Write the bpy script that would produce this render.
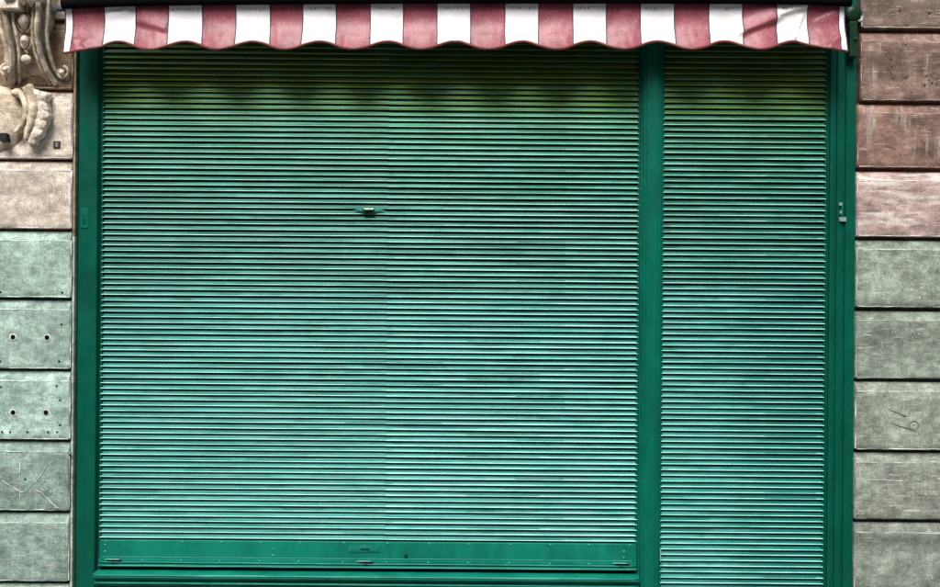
import bpy, bmesh, math, random
from mathutils import Vector, noise
R = math.radians
random.seed(7)
for o in list(bpy.data.objects): bpy.data.objects.remove(o)
scene = bpy.context.scene
COL = scene.collection

# ------------------------------------------------------------------ camera
D, WID = 3.9, 3.85                      # metres to the frame plane, metres across the picture there
S = WID / 940.0
ROLL = R(0.45)
CAMZ = 1.5
cam = bpy.data.objects.new('camera', bpy.data.cameras.new('camera'))
COL.objects.link(cam)
cam.location = (0, -D, CAMZ)
cam.rotation_euler = (R(90), -ROLL, 0)
cam.data.sensor_width = 36
cam.data.lens = 36 * D / WID
cam.data.clip_end = 2000
cam.data.clip_start = 0.05
scene.camera = cam
# ------------------------------------------------------------------ sky, sun, exposure
SUN_EL, SUN_AZ = 52.0, 13.0             # azimuth: degrees to the left of straight out from the wall
w = bpy.data.worlds.new('World'); scene.world = w; w.use_nodes = True
nt = w.node_tree
sky = nt.nodes.new('ShaderNodeTexSky'); sky.sky_type = 'NISHITA'; sky.sun_disc = False
sky.sun_elevation = R(SUN_EL); sky.sun_rotation = R(180 + SUN_AZ)
sky.air_density = 1.0; sky.dust_density = 3.0; sky.ozone_density = 1.0
bg = nt.nodes['Background']; bg.inputs['Strength'].default_value = 0.05
nt.links.new(sky.outputs[0], bg.inputs['Color'])
sl = bpy.data.lights.new('sun', 'SUN'); sl.energy = 1.5; sl.angle = R(30); sl.color = (1.0, 0.975, 0.94)
sun = bpy.data.objects.new('sun', sl); COL.objects.link(sun)
sd = Vector((-math.sin(R(SUN_AZ)) * math.cos(R(SUN_EL)), -math.cos(R(SUN_AZ)) * math.cos(R(SUN_EL)), math.sin(R(SUN_EL))))
sun.rotation_euler = sd.to_track_quat('Z', 'Y').to_euler(); sun.location = sd * 20
vs = scene.view_settings
vs.view_transform = 'Standard'; vs.look = 'None'; vs.gamma = 1; vs.use_curve_mapping = False
vs.exposure = 1.75

# ------------------------------------------------------------------ measuring
CR, SR = math.cos(ROLL), math.sin(ROLL)
def P(x, y, d=0.0, ref=None):
    """a point d metres in front of the frame plane; x, y measured on the elevation in its units (ref: depth of that elevation)"""
    u, v = x - 470.0, y - 293.5
    k = S * (D - (d if ref is None else ref)) / D
    return Vector(((u * CR + v * SR) * k, -d, CAMZ - (v * CR - u * SR) * k))
def PX(x, d=0.0, y=293.5): return P(x, y, d).x
def PZ(y, d=0.0, x=470): return P(x, y, d).z

# ------------------------------------------------------------------ mesh helpers
WPOS = {}
def empty(name, loc, label=None, cat=None, group=None):
    o = bpy.data.objects.new(name, None); COL.objects.link(o); o.location = loc
    o.empty_display_size = 0.1
    WPOS[o.name] = Vector(loc)
    if label: o['label'] = label
    if cat: o['category'] = cat
    if group: o['group'] = group
    return o
def put(name, mesh, centre, parent=None):
    o = bpy.data.objects.new(name, mesh); COL.objects.link(o)
    if parent is not None:
        o.parent = parent; o.location = Vector(centre) - WPOS[parent.name]
    else:
        o.location = centre
    WPOS[o.name] = Vector(centre)
    return o
def mesh_of(name, vf, mat, smooth=False, centre=None):
    verts, faces = vf
    me = bpy.data.meshes.new(name)
    c = Vector((0, 0, 0)) if centre is None else Vector(centre)
    me.from_pydata([tuple(Vector(v) - c) for v in verts], [], faces)
    bm = bmesh.new(); bm.from_mesh(me)
    bmesh.ops.remove_doubles(bm, verts=bm.verts, dist=1e-6)
    bmesh.ops.recalc_face_normals(bm, faces=bm.faces)
    bm.to_mesh(me); bm.free()
    if smooth:
        for p in me.polygons: p.use_smooth = True
        if smooth != True:
            me.set_sharp_from_angle(angle=R(smooth))
    if mat: me.materials.append(mat)
    return me
def weather(vf, amp=0.0032):
    return [Vector(v) + Vector((noise.noise(Vector(v) * 55), noise.noise(Vector(v) * 48 + Vector((9, 0, 0))), noise.noise(Vector(v) * 55 + Vector((0, 9, 0))))) * amp + Vector((0, noise.noise(Vector(v) * 150) * 0.0022, 0)) for v in vf[0]], vf[1]
def obj(name, vf, mat, parent=None, smooth=False):
    o = obj_(name, vf, mat, parent, smooth)
    if mat and 'slat' in mat.name: o.color = GREEN + (1,)
    return o
def obj_(name, vf, mat, parent=None, smooth=False):
    if mat and 'carv' in mat.name: vf = weather(vf)
    vs_ = vf[0]
    c = Vector([(min(v[i] for v in vs_) + max(v[i] for v in vs_)) / 2 for i in range(3)])
    return put(name, mesh_of(name, vf, mat, smooth, c), c, parent)
def join(*vfs):
    V, F = [], []
    for v, f in vfs:
        n = len(V); V += [tuple(q) for q in v]; F += [tuple(i + n for i in q) for q in f]
    return V, F
def box(x0, x1, y0, y1, z0, z1, bev=0.0, seg=2):
    bm = bmesh.new()
    bmesh.ops.create_cube(bm, size=1)
    for v in bm.verts:
        v.co = Vector(((x0 + x1) / 2 + v.co.x * (x1 - x0), (y0 + y1) / 2 + v.co.y * (y1 - y0), (z0 + z1) / 2 + v.co.z * (z1 - z0)))
    if bev: bmesh.ops.bevel(bm, geom=bm.edges[:], offset=bev, segments=seg, affect='EDGES', profile=0.6)
    V = [v.co.copy() for v in bm.verts]; bm.verts.index_update()
    F = [tuple(v.index for v in f.verts) for f in bm.faces]
    bm.free(); return V, F
def ellipsoid(c, rx, ry, rz, nu=14, nv=10, tip=0.0, rot=0.0):
    """egg; tip > 0 draws the lower end to a point; rot turns it in the wall plane"""
    c = Vector(c); V, F = [], []
    for j in range(nv + 1):
        a = math.pi * j / nv
        for i in range(nu):
            b = 2 * math.pi * i / nu
            zz = math.cos(a); r = math.sin(a)
            if tip and zz < 0: r *= (1 + zz * tip)
            x, y, z = rx * r * math.cos(b), ry * r * math.sin(b), rz * zz
            V.append(c + Vector((x * math.cos(rot) - z * math.sin(rot), y, x * math.sin(rot) + z * math.cos(rot))))
    for j in range(nv):
        for i in range(nu):
            F.append((j * nu + i, j * nu + (i + 1) % nu, (j + 1) * nu + (i + 1) % nu, (j + 1) * nu + i))
    return V, F
def sweep(pts, rx, ry=None, n=10, ridge=0.0):
    """tube along points in a wall-parallel plane; rx across, ry in depth (numbers or lists)"""
    m = len(pts); pts = [Vector(p) for p in pts]
    rx = rx if isinstance(rx, (list, tuple)) else [rx] * m
    ry = rx if ry is None else (ry if isinstance(ry, (list, tuple)) else [ry] * m)
    V, F = [], []; Y = Vector((0, 1, 0))
    for k in range(m):
        t = (pts[min(k + 1, m - 1)] - pts[max(k - 1, 0)]).normalized()
        s = t.cross(Y)
        if s.length < 1e-4: s = Vector((1, 0, 0))
        s.normalize(); nn = s.cross(t).normalized()
        for i in range(n):
            a = 2 * math.pi * i / n
            V.append(pts[k] + s * rx[k] * math.cos(a) + nn * ry[k] * math.sin(a))
    for k in range(m - 1):
        for i in range(n):
            F.append((k * n + i, k * n + (i + 1) % n, (k + 1) * n + (i + 1) % n, (k + 1) * n + i))
    F.append(tuple(range(n))); F.append(tuple(range((m - 1) * n, m * n)))
    return V, F
def smooth_path(ctrl, n=24):
    """Catmull-Rom through control tuples of any length"""
    c = [tuple(map(float, p)) for p in ctrl]
    c = [c[0]] + c + [c[-1]]; out = []; segs = len(c) - 3
    for k in range(n + 1):
        t = k / n * segs; i = min(int(t), segs - 1); f = t - i
        p0, p1, p2, p3 = c[i:i + 4]
        out.append(tuple(0.5 * (2 * b + (-a + cc) * f + (2 * a - 5 * b + 4 * cc - d) * f * f + (-a + 3 * b - 3 * cc + d) * f ** 3)
                         for a, b, cc, d in zip(p0, p1, p2, p3)))
    return out
def lathe(c, prof, axis='y', n=16):
    """prof: (radius, distance along axis); axis y runs out of the wall"""
    V, F = [], []; c = Vector(c)
    for r, h in prof:
        for i in range(n):
            a = 2 * math.pi * i / n
            V.append(c + (Vector((r * math.cos(a), -h, r * math.sin(a))) if axis == 'y' else
                          Vector((h, r * math.cos(a), r * math.sin(a))) if axis == 'x' else
                          Vector((r * math.cos(a), r * math.sin(a), h))))
    for j in range(len(prof) - 1):
        for i in range(n):
            F.append((j * n + i, j * n + (i + 1) % n, (j + 1) * n + (i + 1) % n, (j + 1) * n + i))
    F.append(tuple(range(n))); F.append(tuple(range((len(prof) - 1) * n, len(prof) * n)))
    return V, F
def extrude_x(prof, x0, x1):
    """closed section of (y, z) points run along x"""
    n = len(prof); V = [(x0, y, z) for y, z in prof] + [(x1, y, z) for y, z in prof]
    F = [(i, (i + 1) % n, n + (i + 1) % n, n + i) for i in range(n)] + [tuple(range(n)), tuple(range(n, 2 * n))]
    return V, F
def extrude_z(prof, z0, z1):
    n = len(prof); V = [(x, y, z0) for x, y in prof] + [(x, y, z1) for x, y in prof]
    F = [(i, (i + 1) % n, n + (i + 1) % n, n + i) for i in range(n)] + [tuple(range(n)), tuple(range(n, 2 * n))]
    return V, F

# ------------------------------------------------------------------ materials
class Mat:
    def __init__(s, name):
        s.m = bpy.data.materials.new(name); s.m.use_nodes = True
        s.t = s.m.node_tree; s.n = s.t.nodes; s.b = s.n['Principled BSDF']
        tc = s.n.new('ShaderNodeTexCoord'); oi = s.n.new('ShaderNodeObjectInfo')
        mu = s.n.new('ShaderNodeMath'); mu.operation = 'MULTIPLY'; mu.inputs[1].default_value = 37.0
        s.l(oi.outputs['Random'], mu.inputs[0])
        ad = s.n.new('ShaderNodeVectorMath'); ad.operation = 'ADD'
        s.l(tc.outputs['Object'], ad.inputs[0]); s.l(mu.outputs[0], ad.inputs[1])
        s.ocol = oi.outputs['Color']
        s.co = ad.outputs[0]; s.rnd = oi.outputs['Random']; s.raw = tc.outputs['Object']
    def l(s, a, b): s.t.links.new(a, b)
    def noise(s, scale, stretch=(1, 1, 1), detail=4, rough=0.6, offset=(0, 0, 0), dist=0.0, co=None):
        mp = s.n.new('ShaderNodeMapping'); mp.inputs['Scale'].default_value = stretch; mp.inputs['Location'].default_value = offset
        s.l(co or s.co, mp.inputs['Vector'])
        nz = s.n.new('ShaderNodeTexNoise'); nz.inputs['Scale'].default_value = scale
        nz.inputs['Detail'].default_value = detail; nz.inputs['Roughness'].default_value = rough; nz.inputs['Distortion'].default_value = dist
        s.l(mp.outputs[0], nz.inputs['Vector']); return nz.outputs['Fac']
    def ramp(s, f, a, b, lo=0.0, hi=1.0):
        r = s.n.new('ShaderNodeMapRange'); r.inputs['From Min'].default_value = a; r.inputs['From Max'].default_value = b
        r.inputs['To Min'].default_value = lo; r.inputs['To Max'].default_value = hi; r.interpolation_type = 'SMOOTHSTEP'
        s.l(f, r.inputs['Value']); return r.outputs[0]
    def math(s, op, a, b):
        n = s.n.new('ShaderNodeMath'); n.operation = op
        for k, q in enumerate((a, b)):
            if isinstance(q, (int, float)): n.inputs[k].default_value = q
            else: s.l(q, n.inputs[k])
        return n.outputs[0]
    def mix(s, f, a, b, mode='MIX'):
        n = s.n.new('ShaderNodeMix'); n.data_type = 'RGBA'; n.blend_type = mode
        if isinstance(f, (int, float)): n.inputs[0].default_value = f
        else: s.l(f, n.inputs[0])
        for k, q in ((6, a), (7, b)):
            if isinstance(q, tuple): n.inputs[k].default_value = q + (1,)
            else: s.l(q, n.inputs[k])
        return n.outputs[2]
    def bump(s, h, strength=0.3, dist=0.002, prev=None):
        b = s.n.new('ShaderNodeBump'); b.inputs['Strength'].default_value = strength; b.inputs['Distance'].default_value = dist
        s.l(h, b.inputs['Height'])
        if prev is not None: s.l(prev, b.inputs['Normal'])
        return b.outputs[0]
    def done(s, col, rough=0.6, normal=None, metal=0.0, spec=0.5):
        if isinstance(col, tuple): s.b.inputs['Base Color'].default_value = col + (1,)
        else: s.l(col, s.b.inputs['Base Color'])
        if isinstance(rough, (int, float)): s.b.inputs['Roughness'].default_value = rough
        else: s.l(rough, s.b.inputs['Roughness'])
        s.b.inputs['Metallic'].default_value = metal; s.b.inputs['Specular IOR Level'].default_value = spec
        if normal is not None: s.l(normal, s.b.inputs['Normal'])
        return s.m
def lin(r, g, b):
    f = lambda c: (c / 255 / 12.92) if c <= 10 else ((c / 255 + 0.055) / 1.055) ** 2.4
    return (f(r), f(g), f(b))

def stone(name, c1, c2, wash=0.0, speck=0.0, vert=0.0, washcol=(0.72, 0.68, 0.62), dark=0.35):
    m = Mat(name)
    a = m.noise(4, (1, 1, 1.8), 7, 0.7)
    col = m.mix(m.ramp(a, 0.36, 0.64), tuple(min(.8, c * 1.12) for c in c1), tuple(c * .86 for c in c2))
    f = m.noise(190, (1, 1, 1), 8, 0.85)
    cl = m.noise(22, (1, 1, 1.3), 7, 0.72, (6, 2, 3), 0.3)
    tool = m.noise(12, (16, 1, 1.0), 6, 0.75, (2, 8, 5))
    g = m.math('MULTIPLY', m.ramp(f, 0.34, 0.66, 0.55, 1.48), m.math('MULTIPLY', m.ramp(cl, 0.32, 0.68, 0.68, 1.34), m.ramp(tool, 0.34, 0.66, 0.90, 1.10)))
    gc = m.n.new('ShaderNodeCombineColor'); [m.l(g, gc.inputs[i]) for i in range(3)]
    col = m.mix(1.0, col, gc.outputs[0], 'MULTIPLY')
    # dark rubbed-in dirt in drifting patches
    dp = m.ramp(m.noise(9, (1, 1, 2.2), 6, 0.7, (3, 1, 2), 0.6), 0.52, 0.72, 0.0, dark)
    col = m.mix(dp, col, tuple(c * 0.45 for c in c2))
    # long scratches, mostly horizontal
    hs = m.ramp(m.noise(6, (2.0, 1, 26), 5, 0.75, (7, 2, 1), 0.4), 0.57, 0.68)
    col = m.mix(m.math('MULTIPLY', hs, 0.38 + wash * 0.62), col, washcol)
    if vert:
        vsn = m.ramp(m.noise(5, (5, 1, 0.7), 7, 0.75, (1, 5, 2)), 0.52, 0.72)
        col = m.mix(m.math('MULTIPLY', vsn, vert), col, washcol)
    if wash > 0.6:
        bw = m.ramp(m.noise(4, (0.8, 1, 5), 5, 0.7, (2, 2, 9), 0.5), 0.46, 0.62)
        col = m.mix(m.math('MULTIPLY', bw, wash), col, washcol)
    if speck:
        sp = m.ramp(m.noise(75, (1, 1, 1), 2, 0.5, (4, 4, 4)), 0.70, 0.76)
        pa = m.ramp(m.noise(10, (1, 1, 1), 3, 0.6, (8, 1, 4)), 0.42, 0.6)
        col = m.mix(m.math('MULTIPLY', m.math('MULTIPLY', sp, pa), speck), col, (0.78, 0.80, 0.74))
    n1 = m.bump(f, 0.55, 0.0022)
    n2 = m.bump(m.noise(28, (1, 1, 1), 5, 0.7), 0.5, 0.004, n1)
    return m.done(col, m.ramp(f, 0.2, 0.8, 0.7, 0.95), n2, spec=0.25)

def paint(name, base, light, rough=0.42, wear=0.45, worn=(0.30, 0.52, 0.45), orange=0.25, spec=0.12):
    """brushed gloss paint on metal, faded and scuffed"""
    m = Mat(name)
    a = m.noise(6, (1, 1, 0.5), 6, 0.7)
    col = m.mix(m.ramp(a, 0.3, 0.7), tuple(c * .85 for c in base), tuple(c * 1.1 for c in light))
    sc = m.ramp(m.noise(60, (1, 1, 1), 4, 0.65, (2, 3, 4)), 0.66, 0.74)
    pa = m.ramp(m.noise(7, (1, 1, 1), 3, 0.6, (8, 1, 2)), 0.5, 0.65)
    col = m.mix(m.math('MULTIPLY', m.math('MULTIPLY', sc, pa), wear), col, worn)
    f = m.noise(190, (1, 1, 1), 2, 0.5)
    n1 = m.bump(f, orange, 0.0007)
    n2 = m.bump(m.noise(18, (2.2, 1, 0.5), 4, 0.6), 0.3, 0.004, n1)
    r = m.ramp(m.noise(22, (1, 1, 1), 4, 0.6, (5, 5, 1)), 0.3, 0.7, rough - 0.08, rough + 0.14)
    return m.done(col, r, n2, spec=spec)

def slat_paint(name, glare_col, glare=0.35, half=False):
    """gloss enamel on thin metal; ragged pale streaks along the slat paint in reflections (half: only towards one end)"""
    m = Mat(name)
    a = m.noise(4, (1.2, 1, 1), 4, 0.6)
    g = m.ramp(a, 0.3, 0.72, 0.8, 1.2)
    gc = m.n.new('ShaderNodeCombineColor'); [m.l(g, gc.inputs[i]) for i in range(3)]
    col = m.mix(1.0, m.ocol, gc.outputs[0], 'MULTIPLY')
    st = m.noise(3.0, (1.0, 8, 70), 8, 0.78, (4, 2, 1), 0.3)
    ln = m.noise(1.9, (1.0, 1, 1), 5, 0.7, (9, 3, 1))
    lo = 0.52 - 0.3 * glare
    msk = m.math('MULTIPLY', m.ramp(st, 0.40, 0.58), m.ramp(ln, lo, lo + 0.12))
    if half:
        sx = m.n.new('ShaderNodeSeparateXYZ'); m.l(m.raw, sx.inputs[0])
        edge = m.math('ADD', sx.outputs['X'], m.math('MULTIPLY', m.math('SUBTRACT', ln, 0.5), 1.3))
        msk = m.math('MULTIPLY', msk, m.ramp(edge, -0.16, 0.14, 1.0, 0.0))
    col = m.mix(m.math('MULTIPLY', msk, min(1.0, 0.45 + glare * 0.6)), col, glare_col)
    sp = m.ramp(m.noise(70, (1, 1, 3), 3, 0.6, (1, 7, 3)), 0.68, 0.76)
    col = m.mix(m.math('MULTIPLY', sp, 0.4), col, glare_col)
    n1 = m.bump(m.noise(12, (1, 3, 25), 4, 0.6), 0.10, 0.003)
    n2 = m.bump(m.noise(160, (1, 1, 1), 2, 0.5), 0.12, 0.0006, n1)
    m.b.inputs['Specular Tint'].default_value = (0.45, 1.0, 0.92, 1)
    return m.done(col, m.ramp(st, 0.35, 0.65, 0.30, 0.46), n2, spec=0.5)
def crest_highlight_paint(name, pale, keep=0.3):
    """crest of the slat, its highlight painted in as a pale strip"""
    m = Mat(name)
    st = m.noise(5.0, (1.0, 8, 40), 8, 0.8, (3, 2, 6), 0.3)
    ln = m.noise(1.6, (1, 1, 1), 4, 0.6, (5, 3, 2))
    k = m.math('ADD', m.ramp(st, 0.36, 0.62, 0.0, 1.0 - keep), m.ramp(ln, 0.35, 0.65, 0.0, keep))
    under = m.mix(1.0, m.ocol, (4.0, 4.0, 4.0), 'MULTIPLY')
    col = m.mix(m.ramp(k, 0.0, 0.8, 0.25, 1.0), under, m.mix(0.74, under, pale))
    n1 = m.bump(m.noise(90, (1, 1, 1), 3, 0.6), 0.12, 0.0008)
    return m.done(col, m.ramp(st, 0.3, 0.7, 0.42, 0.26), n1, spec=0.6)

def cloth(name, base, light, bump=0.5, soil=None, wc=0.42):
    m = Mat(name)
    a = m.noise(9, (1, 1, 1), 4, 0.6)
    col = m.mix(m.ramp(a, 0.35, 0.65), base, light)
    wv = m.noise(190, (1, 1, 0.75), 3, 0.7)
    g = m.ramp(wv, 0.32, 0.68, 1 - wc, 1 + wc)
    gc = m.n.new('ShaderNodeCombineColor'); [m.l(g, gc.inputs[i]) for i in range(3)]
    col = m.mix(1.0, col, gc.outputs[0], 'MULTIPLY')
    if soil:
        s2 = m.ramp(m.noise(7, (1, 1, 2), 5, 0.7, (3, 1, 6), 0.5), 0.60, 0.74, 0, 0.5)
        col = m.mix(s2, col, soil)
    n1 = m.bump(wv, bump, 0.0012)
    n2 = m.bump(m.noise(24, (1, 1, 1), 3, 0.5), 0.25, 0.004, n1)
    m.b.inputs['Sheen Weight'].default_value = 0.15
    return m.done(col, 0.82 if soil or wc < 0.2 else 0.45, n2, spec=0.2 if soil or wc < 0.2 else 0.45)

def plain(name, col, rough=0.5, metal=0.0, var=0.3):
    m = Mat(name)
    a = m.ramp(m.noise(40, (1, 1, 1), 4, 0.6), 0.3, 0.7)
    c = m.mix(a, tuple(q * (1 - var) for q in col), tuple(min(1, q * (1 + var)) for q in col))
    return m.done(c, rough, m.bump(m.noise(120), 0.2, 0.001), metal)

M_post = paint('green_gloss_paint', (0.0003, 0.060, 0.037), (0.0006, 0.072, 0.046))
M_postmid = paint('green_gloss_paint_fresh', (0.0006, 0.098, 0.062), (0.001, 0.115, 0.074))
M_panel = paint('green_panel_paint', (0.002, 0.125, 0.082), (0.004, 0.155, 0.102), wear=0.6)
M_dark = paint('dark_green_paint', (0.004, 0.018, 0.008), (0.007, 0.028, 0.012))
GLARE = (0.07, 0.33, 0.29)  # pale tone that paints reflections onto the lower slats
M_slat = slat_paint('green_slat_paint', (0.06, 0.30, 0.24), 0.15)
M_slat_glare = slat_paint('glare_green_slat_paint', GLARE, 0.36)
M_slat_half = slat_paint('part_glare_slat_paint', GLARE, 0.55, True)
M_crest = crest_highlight_paint('lit_slat_crest', (0.50, 0.88, 0.80))  # pale crest line, the slat highlight put into the colour
M_crest_shade = crest_highlight_paint('shaded_olive_crest', (0.26, 0.34, 0.13))  # darker crest, paints in the shade under the awning
GREEN = (0.0005, 0.12, 0.094)
M_black = plain('black_iron_and_hole_shade', (0.003, 0.003, 0.003), 0.95)
M_black.node_tree.nodes['Principled BSDF'].inputs['Specular IOR Level'].default_value = 0.05
M_gap = plain('dark_backing', (0.010, 0.012, 0.010), 0.9)
M_hole_shade = plain('dark_hole_shade', (0.03, 0.018, 0.012), 0.8)  # dark tone standing in for the shade inside holes and pits
M_zinc = plain('worn_zinc', (0.26, 0.34, 0.28), 0.5, 0.3)
M_brass = plain('painted_brass', (0.36, 0.46, 0.30), 0.4, 0.2)
M_pink = cloth('faded_red_canvas', (0.19, 0.034, 0.048), (0.27, 0.062, 0.082))
M_white = cloth('white_canvas', (0.80, 0.79, 0.78), (0.86, 0.85, 0.85), 0.25, wc=0.05)
M_white2 = cloth('soiled_white_canvas', (0.76, 0.75, 0.70), (0.82, 0.81, 0.78), 0.25, (0.45, 0.43, 0.37), wc=0.06)
M_pipe = cloth('dark_red_binding', (0.12, 0.010, 0.005), (0.17, 0.016, 0.008), 0.4)
M_navy = cloth('navy_thread', (0.018, 0.008, 0.03), (0.03, 0.012, 0.045))
M_carve = stone('carved_limestone', (0.56, 0.48, 0.37), (0.36, 0.28, 0.19), 0.35, 0.2, 0.2, dark=0.5)
M_pale = stone('pale_carving', (.68, .60, .49), (.54, .46, .36), .2, dark=.2)
M_bed = stone('joint_mortar', (0.34, 0.13, 0.06), (0.24, 0.09, 0.045))
M_bed2 = stone('joint_mortar_grey', (0.10, 0.11, 0.09), (0.07, 0.075, 0.06))

# ------------------------------------------------------------------ the ground
def sheet(x0, x1, y0, y1, z): return [(x0, y0, z), (x1, y0, z), (x1, y1, z), (x0, y1, z)], [(0, 1, 2, 3)]
def ground_mat(name, c1, c2):
    m = Mat(name); a = m.noise(3, (1, 1, 1), 6, 0.7)
    return m.done(m.mix(m.ramp(a, 0.3, 0.7), c1, c2), 0.85, m.bump(m.noise(160), 0.4, 0.003))
g = obj('road', sheet(-300, 300, -300, 300, -0.14), ground_mat('asphalt', (0.045, 0.045, 0.045), (0.06, 0.06, 0.058))); g['kind'] = 'structure'
g = obj('pavement', box(-40, 40, -2.6, 0.4, -0.13, -0.004, 0.01), ground_mat('paving', (0.13, 0.125, 0.115), (0.18, 0.17, 0.155))); g['kind'] = 'structure'

# ------------------------------------------------------------------ stone piers
def block_mesh(x0, x1, zb, zt, p, ch, endl, endr, seed, back=-0.03):
    """one ashlar course stone: sloping weathered top edge, sharp underside, chipped arrises, tapered ends"""
    nx = 60
    prof = [(zt, back)]
    for k in range(0, 4): prof.append((zt - ch * k / 4 - .0005, 0.003 + (p - 0.005) * k / 4))
    prof += [(zt - ch, p - 0.0015), (zt - ch - 0.004, p)]
    nf = 12
    for k in range(1, nf): prof.append((zt - ch - 0.004 + (zb + 0.005 - (zt - ch - 0.004)) * k / nf, p))
    prof += [(zb + 0.005, p), (zb + 0.0012, p - 0.003), (zb, p - 0.009), (zb, back)]
    xs = [x0 + (x1 - x0) * i / nx for i in range(nx + 1)]
    if endl: xs = sorted(xs + [x0 + endl * .5, x0 + endl])
    if endr: xs = sorted(xs + [x1 - endr * .5, x1 - endr])
    nx = len(xs) - 1
    V, F = [], []; m = len(prof)
    for i, x in enumerate(xs):
        for j, (z, d) in enumerate(prof):
            q = Vector((x * 9 + seed * 13.7, z * 9, seed))
            dd = d + 0.0022 * noise.fractal(q, 1.0, 2.0, 4) * (1 if 0 < j < m - 1 else 0)
            zz = z
            if j in (5, 6): zz += 0.0022 * noise.noise(Vector((x * 35, seed * 3.1, 1)))
            if j >= m - 4 and j < m - 1:
                zz += 0.002 * noise.noise(Vector((x * 30, seed * 5.3, 9)))
                chip = noise.noise(Vector((x * 14, seed * 7.7, 4)))
                if chip > 0.18 and j == m - 4: dd -= (chip - 0.18) * 0.012
            e = 1.0
            if endl and x - x0 < endl: e = (x - x0) / endl
            if endr and x1 - x < endr: e = min(e, (x1 - x) / endr)
            V.append((x, -(back + (dd - back) * (0.7 + 0.3 * e)) if d != back else -back, zz))
    for i in range(nx):
        for j in range(m - 1):
            F.append((i * m + j, (i + 1) * m + j, (i + 1) * m + j + 1, i * m + j + 1))
    F.append(tuple(range(m))); F.append(tuple(range(nx * m, nx * m + m)))
    return V, F
PF = 0.022            # how far the stones stand in front of the frame plane
# one colour per stone: warm limestone above, grey-green weathered stone below on the left; brown above and grey below on the right
L_spec = [(-50, ((0.381,0.322,0.243),(0.265,0.226,0.167)), dict(wash=.2)),
          (20,  ((0.265,0.185,0.111),(0.171,0.119,0.067)), dict(wash=.2, dark=.3)),  # brown darkened to paint in the shadow of awning and bracket
          (90,  ((0.593,0.524,0.430),(0.455,0.388,0.318)), dict(wash=.3, dark=.25)),
          (160, ((0.581,0.512,0.421),(0.426,0.370,0.302)), dict(wash=.3, dark=.2)),
          (230, ((0.300,0.411,0.343),(0.196,0.284,0.232)), dict(wash=.2, speck=.3, dark=.35)),
          (299, ((0.330,0.447,0.380),(0.215,0.300,0.252)), dict(wash=.3, speck=.2, dark=.3)),
          (370, ((0.358,0.493,0.430),(0.232,0.337,0.291)), dict(wash=.4, speck=.2, dark=.3)),
          (441, ((0.209,0.293,0.249),(0.139,0.194,0.163)), dict(wash=.3, speck=.6, vert=.25)),
          (512, ((0.209,0.287,0.243),(0.134,0.190,0.158)), dict(wash=.3, speck=.9, vert=.1)),
          (583, ((0.230,0.293,0.243),(0.152,0.200,0.169)), dict(wash=.2, speck=.5)),
          (654, ((0.230,0.293,0.243),(0.152,0.200,0.169)), dict(wash=.2))]
R_spec = [(-40, ((0.227,0.164,0.127),(0.148,0.105,0.079)), dict(wash=.4)),
          (31,  ((0.206,0.134,0.104),(0.134,0.085,0.066)), dict(wash=.2, vert=.45, dark=.4)),
          (103, ((0.206,0.125,0.096),(0.139,0.082,0.062)), dict(wash=.5, vert=.35, dark=.4)),
          (170, ((0.398,0.297,0.270),(0.268,0.189,0.171)), dict(wash=.62, dark=.2)),
          (239, ((0.250,0.301,0.239),(0.168,0.202,0.162)), dict(wash=.2, speck=.9)),
          (310, ((0.216,0.256,0.210),(0.142,0.173,0.136)), dict(wash=.35, speck=.6)),
          (381, ((0.250,0.288,0.232),(0.168,0.195,0.155)), dict(wash=.45, speck=.3)),
          (452, ((0.227,0.256,0.210),(0.148,0.166,0.136)), dict(wash=.6, speck=.3)),
          (522, ((0.203,0.230,0.192),(0.132,0.150,0.126)), dict(wash=.15, speck=.9, vert=.15)),
          (593, ((0.216,0.243,0.198),(0.142,0.161,0.131)), dict(wash=.2)),
          (664, ((0.216,0.243,0.198),(0.142,0.161,0.131)), dict(wash=.2))]
LB, RB = {}, {}
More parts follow.
